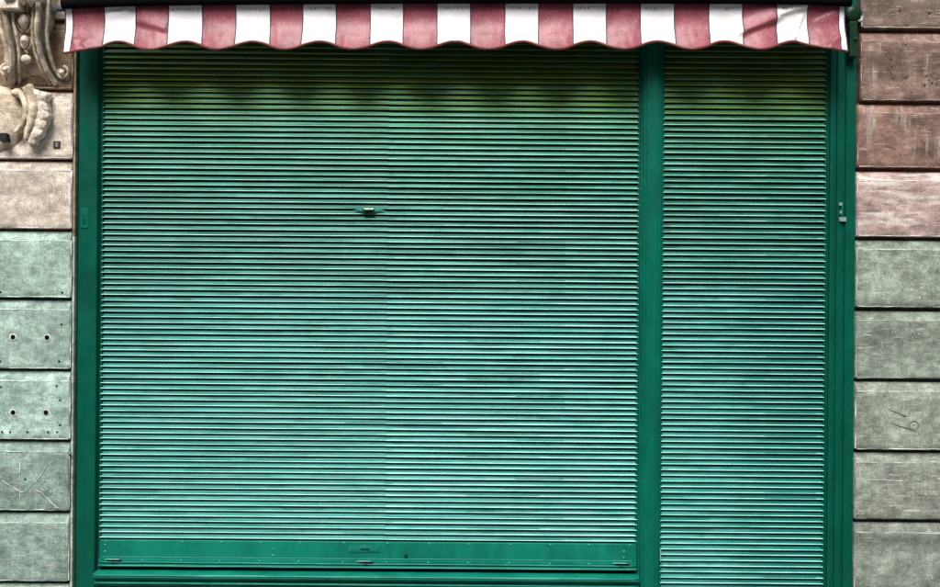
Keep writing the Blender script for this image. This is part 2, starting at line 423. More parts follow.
def pier(spec, xp0, xp1, xs_at, label, store, side):
    root = empty('stone_pier', (PX((xp0 + xp1) / 2), 0, 0), label, 'stone wall', 'rusticated stone piers either side of the shop front')
    X0, X1 = PX(xp0), PX(xp1)
    zl = [P(xs_at, y, PF, PF).z for y, _, _ in spec]
    ztop = zl[0]
    cx0, cx1 = (X0 + 0.002, PX(74.9)) if side == 'L' else (PX(857.4), X1 - 0.002)
    zsplit = P(xs_at, 236).z
    obj('core', box(cx0, cx1, 0.012, 0.35, 0.0, zsplit), M_bed2, root)
    obj('core', box(cx0, cx1, 0.010, 0.35, zsplit + 0.001, ztop + 0.05), M_bed, root)
    if side == 'L':
        obj('edge_strip', box(PX(73.2), PX(75.4), -0.012, 0.026, 0.0, zsplit, 0.002), stone('grey_edge_stone', (.36,.42,.34), (.26,.31,.25)), root)
        obj('edge_strip', box(PX(73.2), PX(75.4), -0.012, 0.026, zsplit + .001, ztop, 0.002), stone('warm_edge_stone', (.30,.24,.16), (.2,.16,.1)), root)
    for k, (y, cc, kw) in enumerate(spec):
        zt = zl[k] - 0.005 - random.uniform(0, .002)
        zb = (zl[k + 1] + (0.005 if side == 'L' else 0.009) + random.uniform(0, .0025)) if k + 1 < len(spec) else zl[k] - 0.28
        if zt < 0.03: break
        zb = max(zb, 0.0)
        mt = stone('stone_%s_course_%d' % ('west' if side == 'L' else 'east', k), *cc, **kw)
        if side == 'L': bx0, bx1, el, er = X0, PX(70.8, PF), 0, 0.005
        else: bx0, bx1, el, er = PX(856.6 if k > 1 else 859.5, PF), X1, 0.004, 0
        o = obj('stone_block', block_mesh(bx0, bx1, zb, zt, PF, 0.036, el, er, k + (0 if side == 'L' else 20)), mt, root, 50)
        store[y] = o
        vx = bx1 - 0.0012 if side == 'L' else bx0 + 0.0012
        pale = tuple(min(.74, c * 1.45 + .1) for c in cc[0])
        pm = stone('worn_lit_arris_%s_%d' % (side, k), pale, tuple(c * .75 for c in pale))  # pale worn edges with their catch light painted in
        nv_ = 24; zv = [zb + .006 + (zt - .036 - zb - .006) * i / nv_ for i in range(nv_ + 1)]
        obj('worn_lit_arris', sweep([(vx + .0012 * noise.noise(Vector((z * 40, k, 3))), -(PF - .002), z) for z in zv], [max(.0006, .0015 + .003 * noise.noise(Vector((z * 14, k * 2.2, 6)))) for z in zv], .0014, 6), pm, o)
        for zz, dd in ((zt - 0.036 - 0.002, PF - 0.0008), (zb + 0.0035, PF - 0.0012)):
            if side == 'R' and dd < PF - 0.001 and k > 4 and k % 2: continue
            n_ = 70; xs_ = [bx0 + 0.006 + (bx1 - bx0 - 0.012) * i / n_ for i in range(n_ + 1)]
            rr_ = [max(0.0012, 0.0019 + 0.0022 * noise.noise(Vector((x * 11, k * 3.3 + zz * 5, 2)))) for x in xs_]
            obj('worn_lit_arris', sweep([(x, -dd, zz + 0.0022 * noise.noise(Vector((x * 35, (k + (0 if side == 'L' else 20)) * 3.1, 1)))) for x in xs_], rr_, [q * .8 for q in rr_], 6), pm, o)
    return root
pier_l = pier(L_spec, -190, 75, 35, 'tall pale stone pier with drilled holes, beside the carved bracket', LB, 'L')
pier_r = pier(R_spec, 856, 1130, 900, 'brown and grey stone pier with whitewashed streaks, beside the narrow shutter', RB, 'R')

# drilled and nail holes as raised black discs, their shade painted in; scratches
drill = mesh_of('drill_hole_disc', lathe((0, 0, 0), [(0.0098, -0.004), (0.0098, 0.0012), (0.0075, 0.0016), (0.0062, 0.0004)], n=14), M_black, 40)
ring = mesh_of('pale_rim', lathe((0, 0, 0), [(0.0145, -0.004), (0.0145, 0.0006), (0.0125, 0.0010), (0.0098, 0.0008)], n=14), stone('pale_rim_stone', (.55,.60,.56), (.45,.5,.46)), 40)  # pale halo painted round each drilled hole
nail = mesh_of('nail_hole', lathe((0, 0, 0), [(0.0042, -0.004), (0.0042, 0.0008), (0.003, 0.0012)], n=8), M_black)
def at_block(x, y, d): return P(x, y, d)
for yb, pts in ((299, ((13, 337), (47, 337.5))), (370, ((13, 412.5), (46, 412.5)))):
    for x, y in pts:
        put('pale_rim', ring, P(x, y, PF + 0.001), LB[yb]); put('drill_hole_disc', drill, P(x, y, PF + 0.0015), LB[yb])
for yb, pts in ((230, ((62, 292.5), (0.5, 292))), (299, ((0.5, 361.5), (59, 361.5), (61.5, 324.5))),
                (370, ((10, 432), (27.5, 432), (48, 432), (57, 432), (2, 432), (1, 387), (56.5, 386), (60, 425), (60, 400))),
                (441, ((25, 479), (70, 455)))):
    for x, y in pts: put('nail_hole', nail, P(x, y, PF + 0.0012), LB[yb])
pit = mesh_of('pit', ellipsoid((0, 0, 0), .0055, .0012, .0035, 8, 6), M_hole_shade, True)  # raised dark lump, shade of a pit put into its colour
for yb, pts in ((31, ((903, 44), (906, 45), (891, 59), (892, 66), (891, 73), (893, 78), (905, 78), (907, 77), (926, 76), (929, 80), (925, 85), (932, 83), (937, 84))),
                (103, ((922, 141), (924, 144), (899, 118))), (-40, ((900, 10), (907, 26), (929, 13), (931, 13)))):
    for x, y in pts:
        o = put('pit', pit, P(x, y, PF + .001), RB[yb]); o.rotation_euler = (0, random.uniform(0, 3), 0); o.scale = (random.uniform(.4, 1.2), 1, random.uniform(.4, 1.2))
# square hole in the pale stone: raised dark block paints in its shade
sx = box(*(lambda a, b: (a.x, b.x, -PF - 0.0022, -PF + 0.01, b.z, a.z))(P(53.5, 141.2, PF), P(60.6, 149, PF)), 0.001)
so = obj('square_hole', sx, M_hole_shade, LB[90])
sx = box(*(lambda a, b: (a.x, b.x, -PF - 0.004, -PF + 0.01, b.z, a.z))(P(55.6, 142.5, PF), P(58.4, 147.5, PF)), 0.001)
obj('iron_stub', sx, plain('grey_iron', (0.16, 0.16, 0.15), 0.6), LB[90])
M_scr_l = stone('pale_scratch', (.62,.66,.62), (.45,.5,.46)); M_scr_d = stone('dark_score', (.06,.06,.05), (.04,.04,.035))
def scratch(pts, blk, mat, wid=0.0022):
    wid *= 0.6
    pp = smooth_path(pts, max(10, 5 * len(pts)))
    obj('scratch_mark', sweep([P(x + random.uniform(-.15, .15), y + random.uniform(-.15, .15), PF + 0.0012) for x, y in pp],
        [wid * random.uniform(0.45, 1.1) for _ in pp], 0.0012, 6), mat, blk)
scratch([(2, 480), (14, 488), (24, 492), (33, 484), (41, 475), (48, 464)], LB[441], M_scr_l, .002)
scratch([(20, 462), (19.5, 480), (19.8, 503)], LB[441], M_scr_l, .003)
scratch([(33, 489), (42, 493), (51, 502), (58, 508)], LB[441], M_scr_l, .002)
scratch([(41, 484), (45, 481), (49, 484), (48, 489), (43, 490), (41, 485)], LB[441], M_scr_l, .0015)
scratch([(883, 405.5), (890, 410), (898, 413), (906, 416.5)], RB[381], M_scr_d, .0022)
scratch([(884, 408), (887, 414), (890, 420)], RB[381], M_scr_d, .0015)
scratch([(891, 423), (900, 426), (912, 429)], RB[381], M_scr_d, .002)
cir = [(914 + 4.6 * math.cos(a), 425.5 + 4.6 * math.sin(a)) for a in [i * math.pi / 8 for i in range(17)]]
scratch(cir, RB[381], M_scr_d, .0014)
cir = [(914 + 2 * math.cos(a), 425.5 + 2 * math.sin(a)) for a in [i * math.pi / 5 for i in range(11)]]
scratch(cir, RB[381], M_scr_l, .0014)
scratch([(860.5, 467), (860.3, 475), (860.8, 482)], RB[452], M_scr_l, .003)
scratch([(870, 479.5), (884, 480), (902, 481)], RB[452], M_scr_l, .0035)

# ------------------------------------------------------------------ shop front frame
frame = empty('shop_front_frame', (0, 0.05, 0), 'green painted shop front frame of three upright posts and a sill', 'frame')
ZT = PZ(-10); ZSILL = P(370, 573).z
GD = -0.05                              # guide depth behind the post faces
def post(x0, x1, steps, mat, z0=0.0):
    """moulded upright; steps = [(x, d)...] front outline from left to right"""
    pr = [(PX(x0), 0.09)] + [(PX(x), -d) for x, d in steps] + [(PX(x1), 0.09)]
    return obj('post', extrude_z(pr, z0, ZT), mat, frame)
post(75.8, 97.6, [(75.8, -.012), (77.6, -.010), (77.9, -.002), (79, 0), (95.6, 0), (96.6, -.003), (96.8, -.02), (97.6, -.021)], M_post)
post(640.6, 662.6, [(640.6, -.018), (642.0, -.017), (642.3, -.003), (643.2, -.001), (643.6, -.004), (645.6, -.004), (646, 0), (656.4, 0), (656.9, -.004),
                (659.0, -.004), (659.4, -.001), (660.4, -.002), (660.8, -.017), (662.6, -.018)], M_postmid)
post(827.8, 855.6, [(827.8, -.02), (829.4, -.02), (829.7, -.006), (833, -.005), (833.6, -.009), (835.6, -.009), (836.2, 0), (841.4, 0), (842, -.007),
                (844.2, -.007), (844.8, .001), (854.4, .001), (855.6, -.012)], M_post)
obj('unseen_backing', box(PX(80), PX(850), 0.092, 0.11, 0.0, ZT + 0.2), M_gap, frame)  # unseen dark backing, added to stop light leaking behind the slats
obj('head_board', box(PX(70), PX(862), 0.012, 0.09, ZT + 0.001, ZT + 0.45, 0.004), M_dark, frame)
# guide channels: dark slots the shutter runs in
for x0, x1 in ((97.8, 100.2), (637.8, 640.4), (662.8, 664.4), (826.0, 827.6)):
    obj('guide_channel', box(PX(x0), PX(x1), 0.024, 0.088, 0.02, ZT - 0.002), M_post, frame)
# sill under the wide shutter, with a rounded nosing, and the panel below it
zs = ZSILL
prof = [(0.088, zs), (0.02, zs), (-0.022, zs - 0.004), (-0.030, zs - 0.009), (-0.032, zs - 0.016), (-0.026, zs - 0.024), (-0.010, zs - 0.029),
        (-0.008, zs - 0.038), (-0.016, zs - 0.041), (-0.018, zs - 0.046), (-0.014, zs - 0.050), (-0.004, zs - 0.052), (-0.004, zs - 0.06), (0.088, zs - 0.06)]
obj('sill', extrude_x(prof, PX(97.7), PX(640.5)), M_panel, frame, 35)
zl2 = zs - 0.061
for zz, yy, rr_ in ((zs - 0.0085, -0.0290, .0048), (zs - 0.043, -0.0155, .0034)):
    n_ = 90; xs_ = [PX(97.9) + (PX(640.2) - PX(97.9)) * i / n_ for i in range(n_ + 1)]
    obj('nosing', sweep([(x, yy + .0006 * noise.noise(Vector((x * 8, zz, 1))), zz + .0009 * noise.noise(Vector((x * 6, zz * 9, 4)))) for x in xs_], rr_, rr_, 8), M_slat, frame, True)
obj('lower_panel', box(PX(97.9), PX(640.3), 0.012, 0.088, 0.0, zl2, 0.002), M_post, frame)
# small worn fittings on the posts
a, b = P(81, 208), P(88, 228)
obj('keeper_plate', box(a.x, b.x, -0.0025, 0.005, b.z, a.z, 0.0012), M_postmid, frame)
a, b = P(82.5, 214), P(86.5, 224)
obj('keeper_slot', box(a.x, b.x, -0.0045, 0.005, b.z, a.z, 0.001), M_post, frame)
bolt = obj('bolt', box(PX(840.2), PX(842), -0.006, 0.004, P(841, 222).z, P(841, 203).z, 0.0012), M_postmid, frame)
for y0, y1, x0, x1 in ((203, 206, 838.6, 841.4), (211, 214, 839.4, 841.2), (217.5, 221.6, 838.8, 845.5)):
    a, b = P(x0, y0), P(x1, y1)
    obj('bare_metal', box(a.x, b.x, -0.0085, 0.003, b.z, a.z, 0.0012), M_zinc, bolt)
a, b = P(660.2, 549), P(660.9, 561)
obj('chipped_edge', box(a.x, b.x, -0.0032, 0.01, b.z, a.z, 0.0008), plain('chipped_paint', (.16,.34,.28), .6), frame)

# ------------------------------------------------------------------ roller shutters
SD = -0.034                             # depth of the slat backs
def slat_mesh(name, x0, x1, pitch, seed, seam=None):
    h = pitch
    # section: (fraction down, metres out); laps behind the slat above, swells to a crest, hooks back underneath
    prof = [(-0.10, -.003), (0.06, .0006), (0.28, .0014), (0.42, .0032), (0.49, .0060), (0.55, .0098), (0.60, .0124), (0.64, .0132), (0.68, .0128),
            (0.715, .0104), (0.735, .0060), (0.745, -.002)]
    nx = 22
    xs = [x0 + (x1 - x0) * i / nx for i in range(nx + 1)]
    if seam: xs = sorted([x for x in xs if abs(x - seam) > 0.02] + [seam - 0.006, seam - 0.001, seam + 0.001, seam + 0.006])
    V, F = [], []; m = len(prof); cx = (x0 + x1) / 2
    for i, x in enumerate(xs):
        wz = 0.0007 * noise.noise(Vector((x * 2.1, seed * 4.7, 0))) + 0.0003 * noise.noise(Vector((x * 9, seed * 2.7, 5)))
        wd = 0.0010 * noise.noise(Vector((x * 2.7, seed * 9.1, 3)))
        tl = 0.11 * noise.noise(Vector((x * 1.9, seed * 5.9, 7)))
        if seam and x > seam: wz -= 0.0011; wd += 0.0001
        for f, d in prof:
            V.append((x - cx, -(d * 0.86 + wd + tl * (0.4 - f) * h * 0.5), -f * h + wz))
    for i in range(len(xs) - 1):
        for j in range(m - 1):
            F.append((i * m + j, (i + 1) * m + j, (i + 1) * m + j + 1, i * m + j + 1))
    me = mesh_of(name, (V, F), M_slat, 60)
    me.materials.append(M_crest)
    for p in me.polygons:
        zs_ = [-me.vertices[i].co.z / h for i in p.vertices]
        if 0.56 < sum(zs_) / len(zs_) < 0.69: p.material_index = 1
    # the open strip must face the street
    if sum(p.normal.y * p.area for p in me.polygons) > 0: me.flip_normals()
    return me
ROW_TINTS = [(40, (.07, .12, .012)), (82, (.13, .20, .018)), (102, (.075, .18, .03)), (124, (.014, .14, .052)), (160, (.002, .11, .06)), (240, (.0006, .09, .062)),
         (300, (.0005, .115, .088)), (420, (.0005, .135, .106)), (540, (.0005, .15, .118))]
def shutter(x0, x1, ytop_px, ybot_px, pitch_px, label, nvar, seam=None, zb_extra=0):
    xm = (x0 + x1) / 2
    kx = (D - SD) / D
    pitch = pitch_px * S * kx
    z1 = P(xm, ybot_px, SD).z; z0 = P(xm, ytop_px, SD).z
    n = int(round((z0 - z1) / pitch))
    root = empty('roller_shutter', (PX(xm, SD), -SD, z1), label, 'shutter', 'green roller shutters of the shop front')
    ms = [slat_mesh('slat', PX(x0), PX(x1), pitch, k * 3.3 + x0, PX(seam, SD) if seam else None) for k in range(nvar)]
    rows = []
    for k in range(n):
        z = z1 + pitch * (n - k)
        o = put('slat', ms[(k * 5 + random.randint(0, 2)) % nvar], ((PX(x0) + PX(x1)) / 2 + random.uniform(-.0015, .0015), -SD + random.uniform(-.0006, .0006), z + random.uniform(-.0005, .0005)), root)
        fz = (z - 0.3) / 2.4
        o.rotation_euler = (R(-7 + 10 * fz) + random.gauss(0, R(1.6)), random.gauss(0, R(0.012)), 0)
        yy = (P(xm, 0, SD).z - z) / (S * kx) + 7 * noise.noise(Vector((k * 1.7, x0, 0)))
        # slat colour by height: awning shade painted in as olive, then green, then turquoise
        c_ = ROW_TINTS[-1][1]
        for (ya, ca), (yb, cb) in zip(ROW_TINTS, ROW_TINTS[1:]):
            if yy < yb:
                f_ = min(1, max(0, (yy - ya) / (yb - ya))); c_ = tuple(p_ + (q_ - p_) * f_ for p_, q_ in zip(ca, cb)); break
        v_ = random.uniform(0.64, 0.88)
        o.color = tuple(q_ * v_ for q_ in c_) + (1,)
        mm = None
        if x0 < 300 and yy > 300 + random.uniform(-14, 14): mm = M_slat_glare
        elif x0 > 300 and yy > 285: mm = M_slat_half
        if yy < 112: o.material_slots[1].link = 'OBJECT'; o.material_slots[1].material = M_crest_shade
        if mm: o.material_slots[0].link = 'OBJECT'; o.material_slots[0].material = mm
        rows.append(o)
    return root, rows, z1
sh_l, rows_l, zbl = shutter(99.0, 639.4, 36, 540.6, 5.5, 'wide green roller shutter with small lock and riveted bottom bar', 7, 387)
sh_r, rows_r, zbr = shutter(663.4, 827.2, 36, 630, 5.645, 'narrow green roller shutter between the middle and right posts', 7)

# bottom bar of the wide shutter
XA, XB = PX(99.2), PX(639.2)
bd = 0.024
zp1, zp0 = zbl - 0.001, P(370, 564).z
pr = [(0.05, zp1), (bd + .004, zp1), (bd + 0.002, zp1 - .002), (bd, zp1 - 0.004), (bd - 0.001, zp0 + 0.014), (bd - 0.008, zp0 + 0.010), (bd - 0.012, zp0 + 0.009), (bd - 0.012, zp0 - 0.002),
      (bd - 0.004, zp0 - 0.005), (bd + 0.002, zp0 - 0.007), (bd - 0.016, zp0 - 0.012), (bd - 0.018, zp0 - 0.018), (bd - 0.012, zp0 - 0.022), (0.05, zp0 - 0.022)]
bar = obj('bottom_bar', extrude_x(pr, XA, XB), M_panel, sh_l)
rv = mesh_of('rivet', lathe((0, 0, 0), [(0.0046, -0.002), (0.0046, 0.0006), (0.0036, 0.0022), (0.0016, 0.0031)], n=10), plain('scuffed_rivet_paint', (.03, .24, .18), .35), True)
for x in (104, 142, 181, 220, 260, 299, 343, 387, 429, 469, 510, 551, 590, 631):
    q = P(x, 541.8 + (x - 370) * 0.008 , 0); put('rivet', rv, (q.x, bd, zp1 - 0.007 + random.uniform(-.001, .001)), bar)
    if x not in (104, 631): put('rivet', rv, (q.x - 0.003, bd - 0.012, zp0 + 0.004), bar)
for x, fr in ((105, .3), (105, .68), (274, .48), (274, .84), (627, .45), (627, .8)):
    put('rivet', rv, (PX(x), bd - 0.0006, zp1 + (zp0 + .014 - zp1) * fr), bar)
# name plate of the bar, knob and the three latch holes
a, b = P(348, 547, 0), P(380, 553.6, 0)
pl = obj('lock_plate', box(a.x, b.x, bd - 0.0035, bd + 0.004, b.z, a.z, 0.0015), M_slat, bar)
obj('plate_recess', box(a.x + .006, b.x - .006, bd - 0.0052, bd + .002, b.z + .006, a.z - .006, 0.0008), M_panel, pl)
obj('key_slot', box(a.x + .05, a.x + .085, bd - 0.0065, bd + .002, (a.z + b.z) / 2 - .003, (a.z + b.z) / 2 + .003, 0.0008), M_dark, pl)
q = P(405.6, 556.5, 0)
kb = obj('knob', lathe((q.x, bd, q.z), [(0.006, -0.002), (0.006, 0.002), (0.0035, 0.003), (0.0035, 0.006), (0.006, 0.008), (0.006, 0.011), (0.003, 0.013)], n=14), M_dark, bar, 40)
for x in (113, 365.5, 622):
    lb = None
    for k, (dx, dz, wx, wz) in enumerate(((0, 0, 8, 1.7), (-3, .3, 5, 1.1), (4, -.4, 5, 1.2), (0, -2.2, 3.2, 1.5))):
        c = P(x + dx, 562.8 + (x - 370) * 0.006, 0)
        vf = ellipsoid((c.x, bd - 0.011, zp0 + 0.003 + dz * S), wx * S, 0.0045, wz * S, 10, 6)
        if lb is None: lb = obj('latch', vf, M_black, bar, True)
        else: obj('broken_edge', vf, M_black, lb, True)
    obj('bent_lip', sweep([(PX(x + t), bd - 0.014 - 0.002 * math.cos(t), zp0 + (0.010 + 0.0016 * math.sin(t * 2.1))) for t in (-7, -4, -1, 2, 5, 8)], 0.0018, 0.0016, 6), plain('scraped_paint_%d' % x, (.12, .38, .31), .35), lb, True)
for zz, yy, rr_ in ((zp0 + 0.0155, bd - 0.0035, .0028), (zp0 - 0.0035, bd - 0.0120, .0030), (zp0 - 0.0165, bd - 0.0165, .0034)):
    n_ = 90; xs_ = [XA + .002 + (XB - XA - .004) * i / n_ for i in range(n_ + 1)]
    obj('rolled_lip', sweep([(x, yy + .0006 * noise.noise(Vector((x * 8, zz, 1))), zz + .0009 * noise.noise(Vector((x * 6, zz * 9, 4)))) for x in xs_], rr_, rr_, 8), M_slat, bar, True)
# small lock let into a slat
q = P(368.5, 210, 0)
lk = obj('lock', box(q.x - 0.022, q.x + 0.022, 0.012, 0.035, q.z - 0.012, q.z + 0.007, 0.002), M_dark, sh_l)
obj('escutcheon', box(q.x - 0.020, q.x + 0.020, 0.0055, 0.014, q.z + 0.0005, q.z + 0.0075, 0.0018), M_brass, lk)
obj('key_slot', box(q.x - 0.012, q.x + 0.012, 0.008, 0.014, q.z - 0.006, q.z - 0.001, 0.0008), M_black, lk)
for s in (-1, 1):
    pts = [(q.x + s * (0.02 + t * 0.05), 0.020 + 0.003 * t, q.z - 0.004 + 0.004 * math.sin(t * 3)) for t in (0, .25, .5, .75, 1)]
    obj('prised_lip', sweep(pts, [.008, .0075, .006, .004, .001], [.006, .005, .004, .003, .001], 8), M_slat, lk, True)
# bottom bar of the narrow shutter, below the picture
obj('bottom_bar', box(PX(663.6), PX(827), 0.022, 0.05, zbr - 0.10, zbr - 0.001, 0.003), M_panel, sh_r)
obj('threshold', box(PX(662.9), PX(827.4), 0.0, 0.088, 0.0, zbr - 0.103, 0.004), M_post, frame)

# ------------------------------------------------------------------ awning
AD = 0.118
aw = empty('awning', P(455, 4, 0.0), 'red and white striped awning valance with scalloped edge over both shutters', 'awning')
topc = [(60, 9.2), (72, 8.6), (104, 7.2), (135, 6.2), (200, 5.2), (300, 4.4), (437, 3.6), (600, 3.6), (742, 4.0), (808, 4.8), (846, 6.6), (855, 7)]
def interp(tab, x):
    if x <= tab[0][0]: return tab[0][1]
    for (a, b), (c, d) in zip(tab, tab[1:]):
        if x <= c: return b + (d - b) * (x - a) / (c - a)
    return tab[-1][1]
def ybot(x):
    y = 46.8 + 5.0 * math.cos(2 * math.pi * (x - 152.5) / 67.35)
    l = interp([(64, 54.6), (72, 54.2), (88, 52), (104, 47.8), (110, 44)], x)
    r = interp([(800, 43.5), (808, 46), (820, 49.5), (832, 52), (846, 53.2)], x)
    if x < 112: f = min(1, max(0, (112 - x) / 9)); y = y * (1 - f) + l * f
    if x > 796: f = min(1, max(0, (x - 796) / 10)); y = y * (1 - f) + r * f
    return y
def crease(x, y, ax, ay, bx, by, wdt, amp, over=False):
    """a fold pulled between two points: sharp on its upper side, easing away below"""
    L = math.hypot(bx - ax, by - ay); ux, uy = (bx - ax) / L, (by - ay) / L
    t = ((x - ax) * ux + (y - ay) * uy) / L; n = -(x - ax) * uy + (y - ay) * ux
    e = max(0.0, 1 - max(0, abs(t - 0.5) * 2 - 0.8) / 0.5)
    if over: return amp * e * (math.exp(-(n / (wdt * 2.4)) ** 2) if n < 0 else math.exp(-(n / (wdt * .75)) ** 2))
    return amp * e * (math.exp(-(n / wdt) ** 2) if n < 0 else math.exp(-(n / (wdt * 2.6)) ** 2))
def adepth(x, y):
    t = (y - interp(topc, x)) / 44.0
    d = AD + 0.004 * math.sin(2 * math.pi * (x - 152) / 67.35 + 0.6) * t + 0.0016 * noise.noise(Vector((x * .05, y * .04, 1)))
    d += 0.0014 * noise.noise(Vector((x * .16, y * .07, 5))) * (0.3 + t)
    d += -0.009 * math.sin(math.pi * min(1, max(0, t) / 0.75)) + 0.034 * max(0, t) ** 3 * (0.35 + 0.65 * (0.5 + 0.5 * math.cos(2 * math.pi * (x - 152) / 67.35)))    # lower hem kicks forward at the lappets
    d += crease(x, y, 137, 20, 168, 30, 5, 0.011, True) + crease(x, y, 738, 34, 780, 17, 4.5, 0.019, True)
    d += crease(x, y, 780, 15, 806, 6, 2.2, 0.010, True) + crease(x, y, 794, 40, 803, 16, 1.8, 0.010, True)
    d += crease(x, y, 78, 52, 74, 40, 2.0, 0.006) + crease(x, y, 92, 52, 84, 44, 2.0, 0.005) + crease(x, y, 826, 49, 838, 35, 2.2, 0.010) + crease(x, y, 816, 22, 838, 12, 3, .005)
    d += crease(x, y, 107, 15, 128, 10, 2.0, 0.004)
    return d
edges = [65.0, 72.3, 104, 135.5, 168.5, 202, 235.5, 270, 302.5, 336, 370, 403.5, 437, 470.5, 504.8, 538.8, 572.8, 606.6, 640.4, 674.6, 709, 742.8, 776.2, 808, 839, 845.2]
def lean(x, y):                                       # seams are not quite plumb
    return 1.3 * noise.noise(Vector((x * 0.11, y * 0.03, 2.2))) * (y / 50)
def apt(x, y, off=0.0):
    d = adepth(x, y)
    q = P(x + lean(x, y), y, AD); q.y = -(d + off); return q
for k in range(len(edges) - 1):
    x0, x1 = edges[k], edges[k + 1]; white = k % 2 == 0
    nx = 6 if x1 - x0 < 10 else 28
    nz = 40; V, F = [], []
    for i in range(nx + 1):
        x = x0 + (x1 - x0) * i / nx
        for j in range(nz + 1):
            y = interp(topc, x) - 2.5 + (ybot(x) - interp(topc, x) + 2.5) * j / nz
            V.append(apt(x, y))
    m = nz + 1
    F = [(i * m + j, (i + 1) * m + j, (i + 1) * m + j + 1, i * m + j + 1) for i in range(nx) for j in range(nz)]
    n0 = len(V)
    V += [v + Vector((0, 0.0025, 0)) for v in V]       # the cloth has a back
    F += [tuple(reversed([i + n0 for i in f])) for f in F]
    rim = [i * m for i in range(nx + 1)] + [nx * m + j for j in range(1, m)] + [i * m + nz for i in range(nx - 1, -1, -1)] + [j for j in range(nz - 1, 0, -1)]
    F += [(rim[i], rim[(i + 1) % len(rim)], rim[(i + 1) % len(rim)] + n0, rim[i] + n0) for i in range(len(rim))]
    mt = (M_white2 if k == 22 else M_white) if white else M_pink
    o = obj('valance_stripe', (V, F), mt, aw, 50)
    if white and x1 - x0 > 20:                          # broken row of stitches under the bar
        st = []; x = x0 + random.uniform(4, 8)
        while x < x1 - 4:
            wd = random.uniform(.6, 2.2)
            y = interp(topc, x) + random.uniform(3.2, 4.2)
            q = apt(x, y, 0.0012)
            st.append(box(q.x, q.x + wd * S, q.y - .0006, q.y + .0012, q.z - random.uniform(.6, 1.6) * S, q.z))
            x += wd + random.uniform(.8, 3)
        obj('stitching', join(*st), plain('faded_thread_%d' % k, (.34, .32, .31), .9), o)
    # the canvas running back from the bar to the roller
    a, b = P(x0, 0, AD), P(x1, 0, AD); zt = P(455, 1, AD).z
    Vc = [(a.x, -AD + .012, zt), (b.x, -AD + .012, zt), (b.x, 0.01, zt + 0.035), (a.x, 0.01, zt + 0.035)]
    Vc += [(v[0], v[1], v[2] - 0.0025) for v in Vc]
    obj('canopy_stripe', (Vc, [(0, 1, 2, 3), (7, 6, 5, 4), (0, 4, 5, 1), (1, 5, 6, 2), (2, 6, 7, 3), (3, 7, 4, 0)]), mt, aw)
for x in edges:
    ys = [interp(topc, x) - 1 + (ybot(x) - interp(topc, x) + 1) * t / 14 for t in range(15)]
    obj('seam', sweep([apt(x, y, 0.0008) for y in ys], 0.0023, 0.0014, 6), M_navy, aw, True)
bx = [65.5 + (844.6 - 65.5) * i / 260 for i in range(261)]
obj('scalloped_binding', sweep([apt(x, ybot(x) + 0.1, 0.0005) for x in bx], 0.0054, 0.0042, 8), M_pipe, aw, True)
# bar, roller, arms and end fittings
bx = [62 + (851 - 62) * i / 60 for i in range(61)]
obj('front_bar', sweep([P(x, interp(topc, x) - 5.0, AD + 0.012) for x in bx], 0.021, 0.017, 14), M_black, aw, True)
rp = P(455, 1, AD)
obj('roller', lathe((PX(66), 0.02 - 0.05, rp.z + 0.052), [(0.03, 0), (0.03, PX(838) - PX(66))], 'x', 18), M_black, aw, 40)
for x in (68, 843):
    obj('arm', sweep([(PX(x, AD), 0.02, rp.z + 0.03), (PX(x, AD), -AD + 0.01, rp.z + 0.004)], 0.009, 0.012, 8), M_black, aw)
q = P(854, 14, 0.03)
gb = obj('gear_case', lathe((q.x, -0.004, q.z), [(0.030, -0.02), (0.033, 0.0), (0.035, 0.02), (0.032, 0.03), (0.022, 0.036), (0.010, 0.037)], n=20), M_dark, aw, 40)
a, b = P(848.5, 22, 0.03), P(856.5, 58, 0.03)
obj('wall_bracket', box(a.x, b.x, -0.045, -0.004, b.z, a.z, 0.006), M_dark, aw)
q = P(853.8, 40, 0.03)
obj('bracket_bolt', lathe((q.x, -0.045, q.z), [(0.008, -0.002), (0.008, 0.004), (0.004, 0.007)], n=8), M_post, aw)
a, b = P(855, 14, .04), P(861.5, 20, .04)
obj('wall_hook', sweep([P(862.5, 16.5, .05), P(861.4, 20.5, .055), P(858.5, 21.6, .055)], .006, .006, 8), M_zinc, aw, True)
a, b = P(55.5, 6.5, AD), P(64.5, 10.5, AD)
obj('bar_end', box(a.x, b.x, -AD - 0.008, -AD + 0.02, b.z, a.z, 0.003), plain('blue_grey_enamel', (.02, .04, .055), .6), aw)

# ------------------------------------------------------------------ carved console on the left pier
CD = PF
con = empty('carved_bracket', P(27, 86, CD), 'carved stone scroll bracket with hanging bead drop beside the awning', 'carving')
RF = PF + 0.06
def Q(x, y, d): return P(x, y, CD + d, RF)
# shield-shaped body: hollow front face between two raised borders, leaning out at the top
lc = smooth_path([(12, -8), (12, 16), (14.5, 38), (14.5, 55), (11, 70), (6, 81)], 30)
rc = smooth_path([(45, -8), (45, 16), (42.5, 38), (43, 55), (46, 70), (50, 81)], 30)
V, F = [], []; nn = 16
for (lx, ly), (rx_, ry_) in zip(lc, rc):
    y = (ly + ry_) / 2; t = (y + 8) / 92.0
    dep = 0.115 - 0.075 * t + 0.03 * math.sin(t * math.pi * 1.15) - (0.03 * max(0, t - .85) / .15)
    for i in range(nn + 1):
        f = i / nn
        V.append(Q(lx + (rx_ - lx) * f, y, dep - 0.045 * math.sin(math.pi * f) ** 0.7 + 0.006 * noise.noise(Vector((f * 5, t * 9, 1)))))
    V.append(Q(rx_ + 1, y, -0.02)); V.append(Q(lx - 1, y, -0.02))
m = nn + 3
F = [(k * m + i, k * m + (i + 1) % m, (k + 1) * m + (i + 1) % m, (k + 1) * m + i) for k in range(len(lc) - 1) for i in range(m)]
F += [tuple(range(m)), tuple(range((len(lc) - 1) * m, len(lc) * m))]
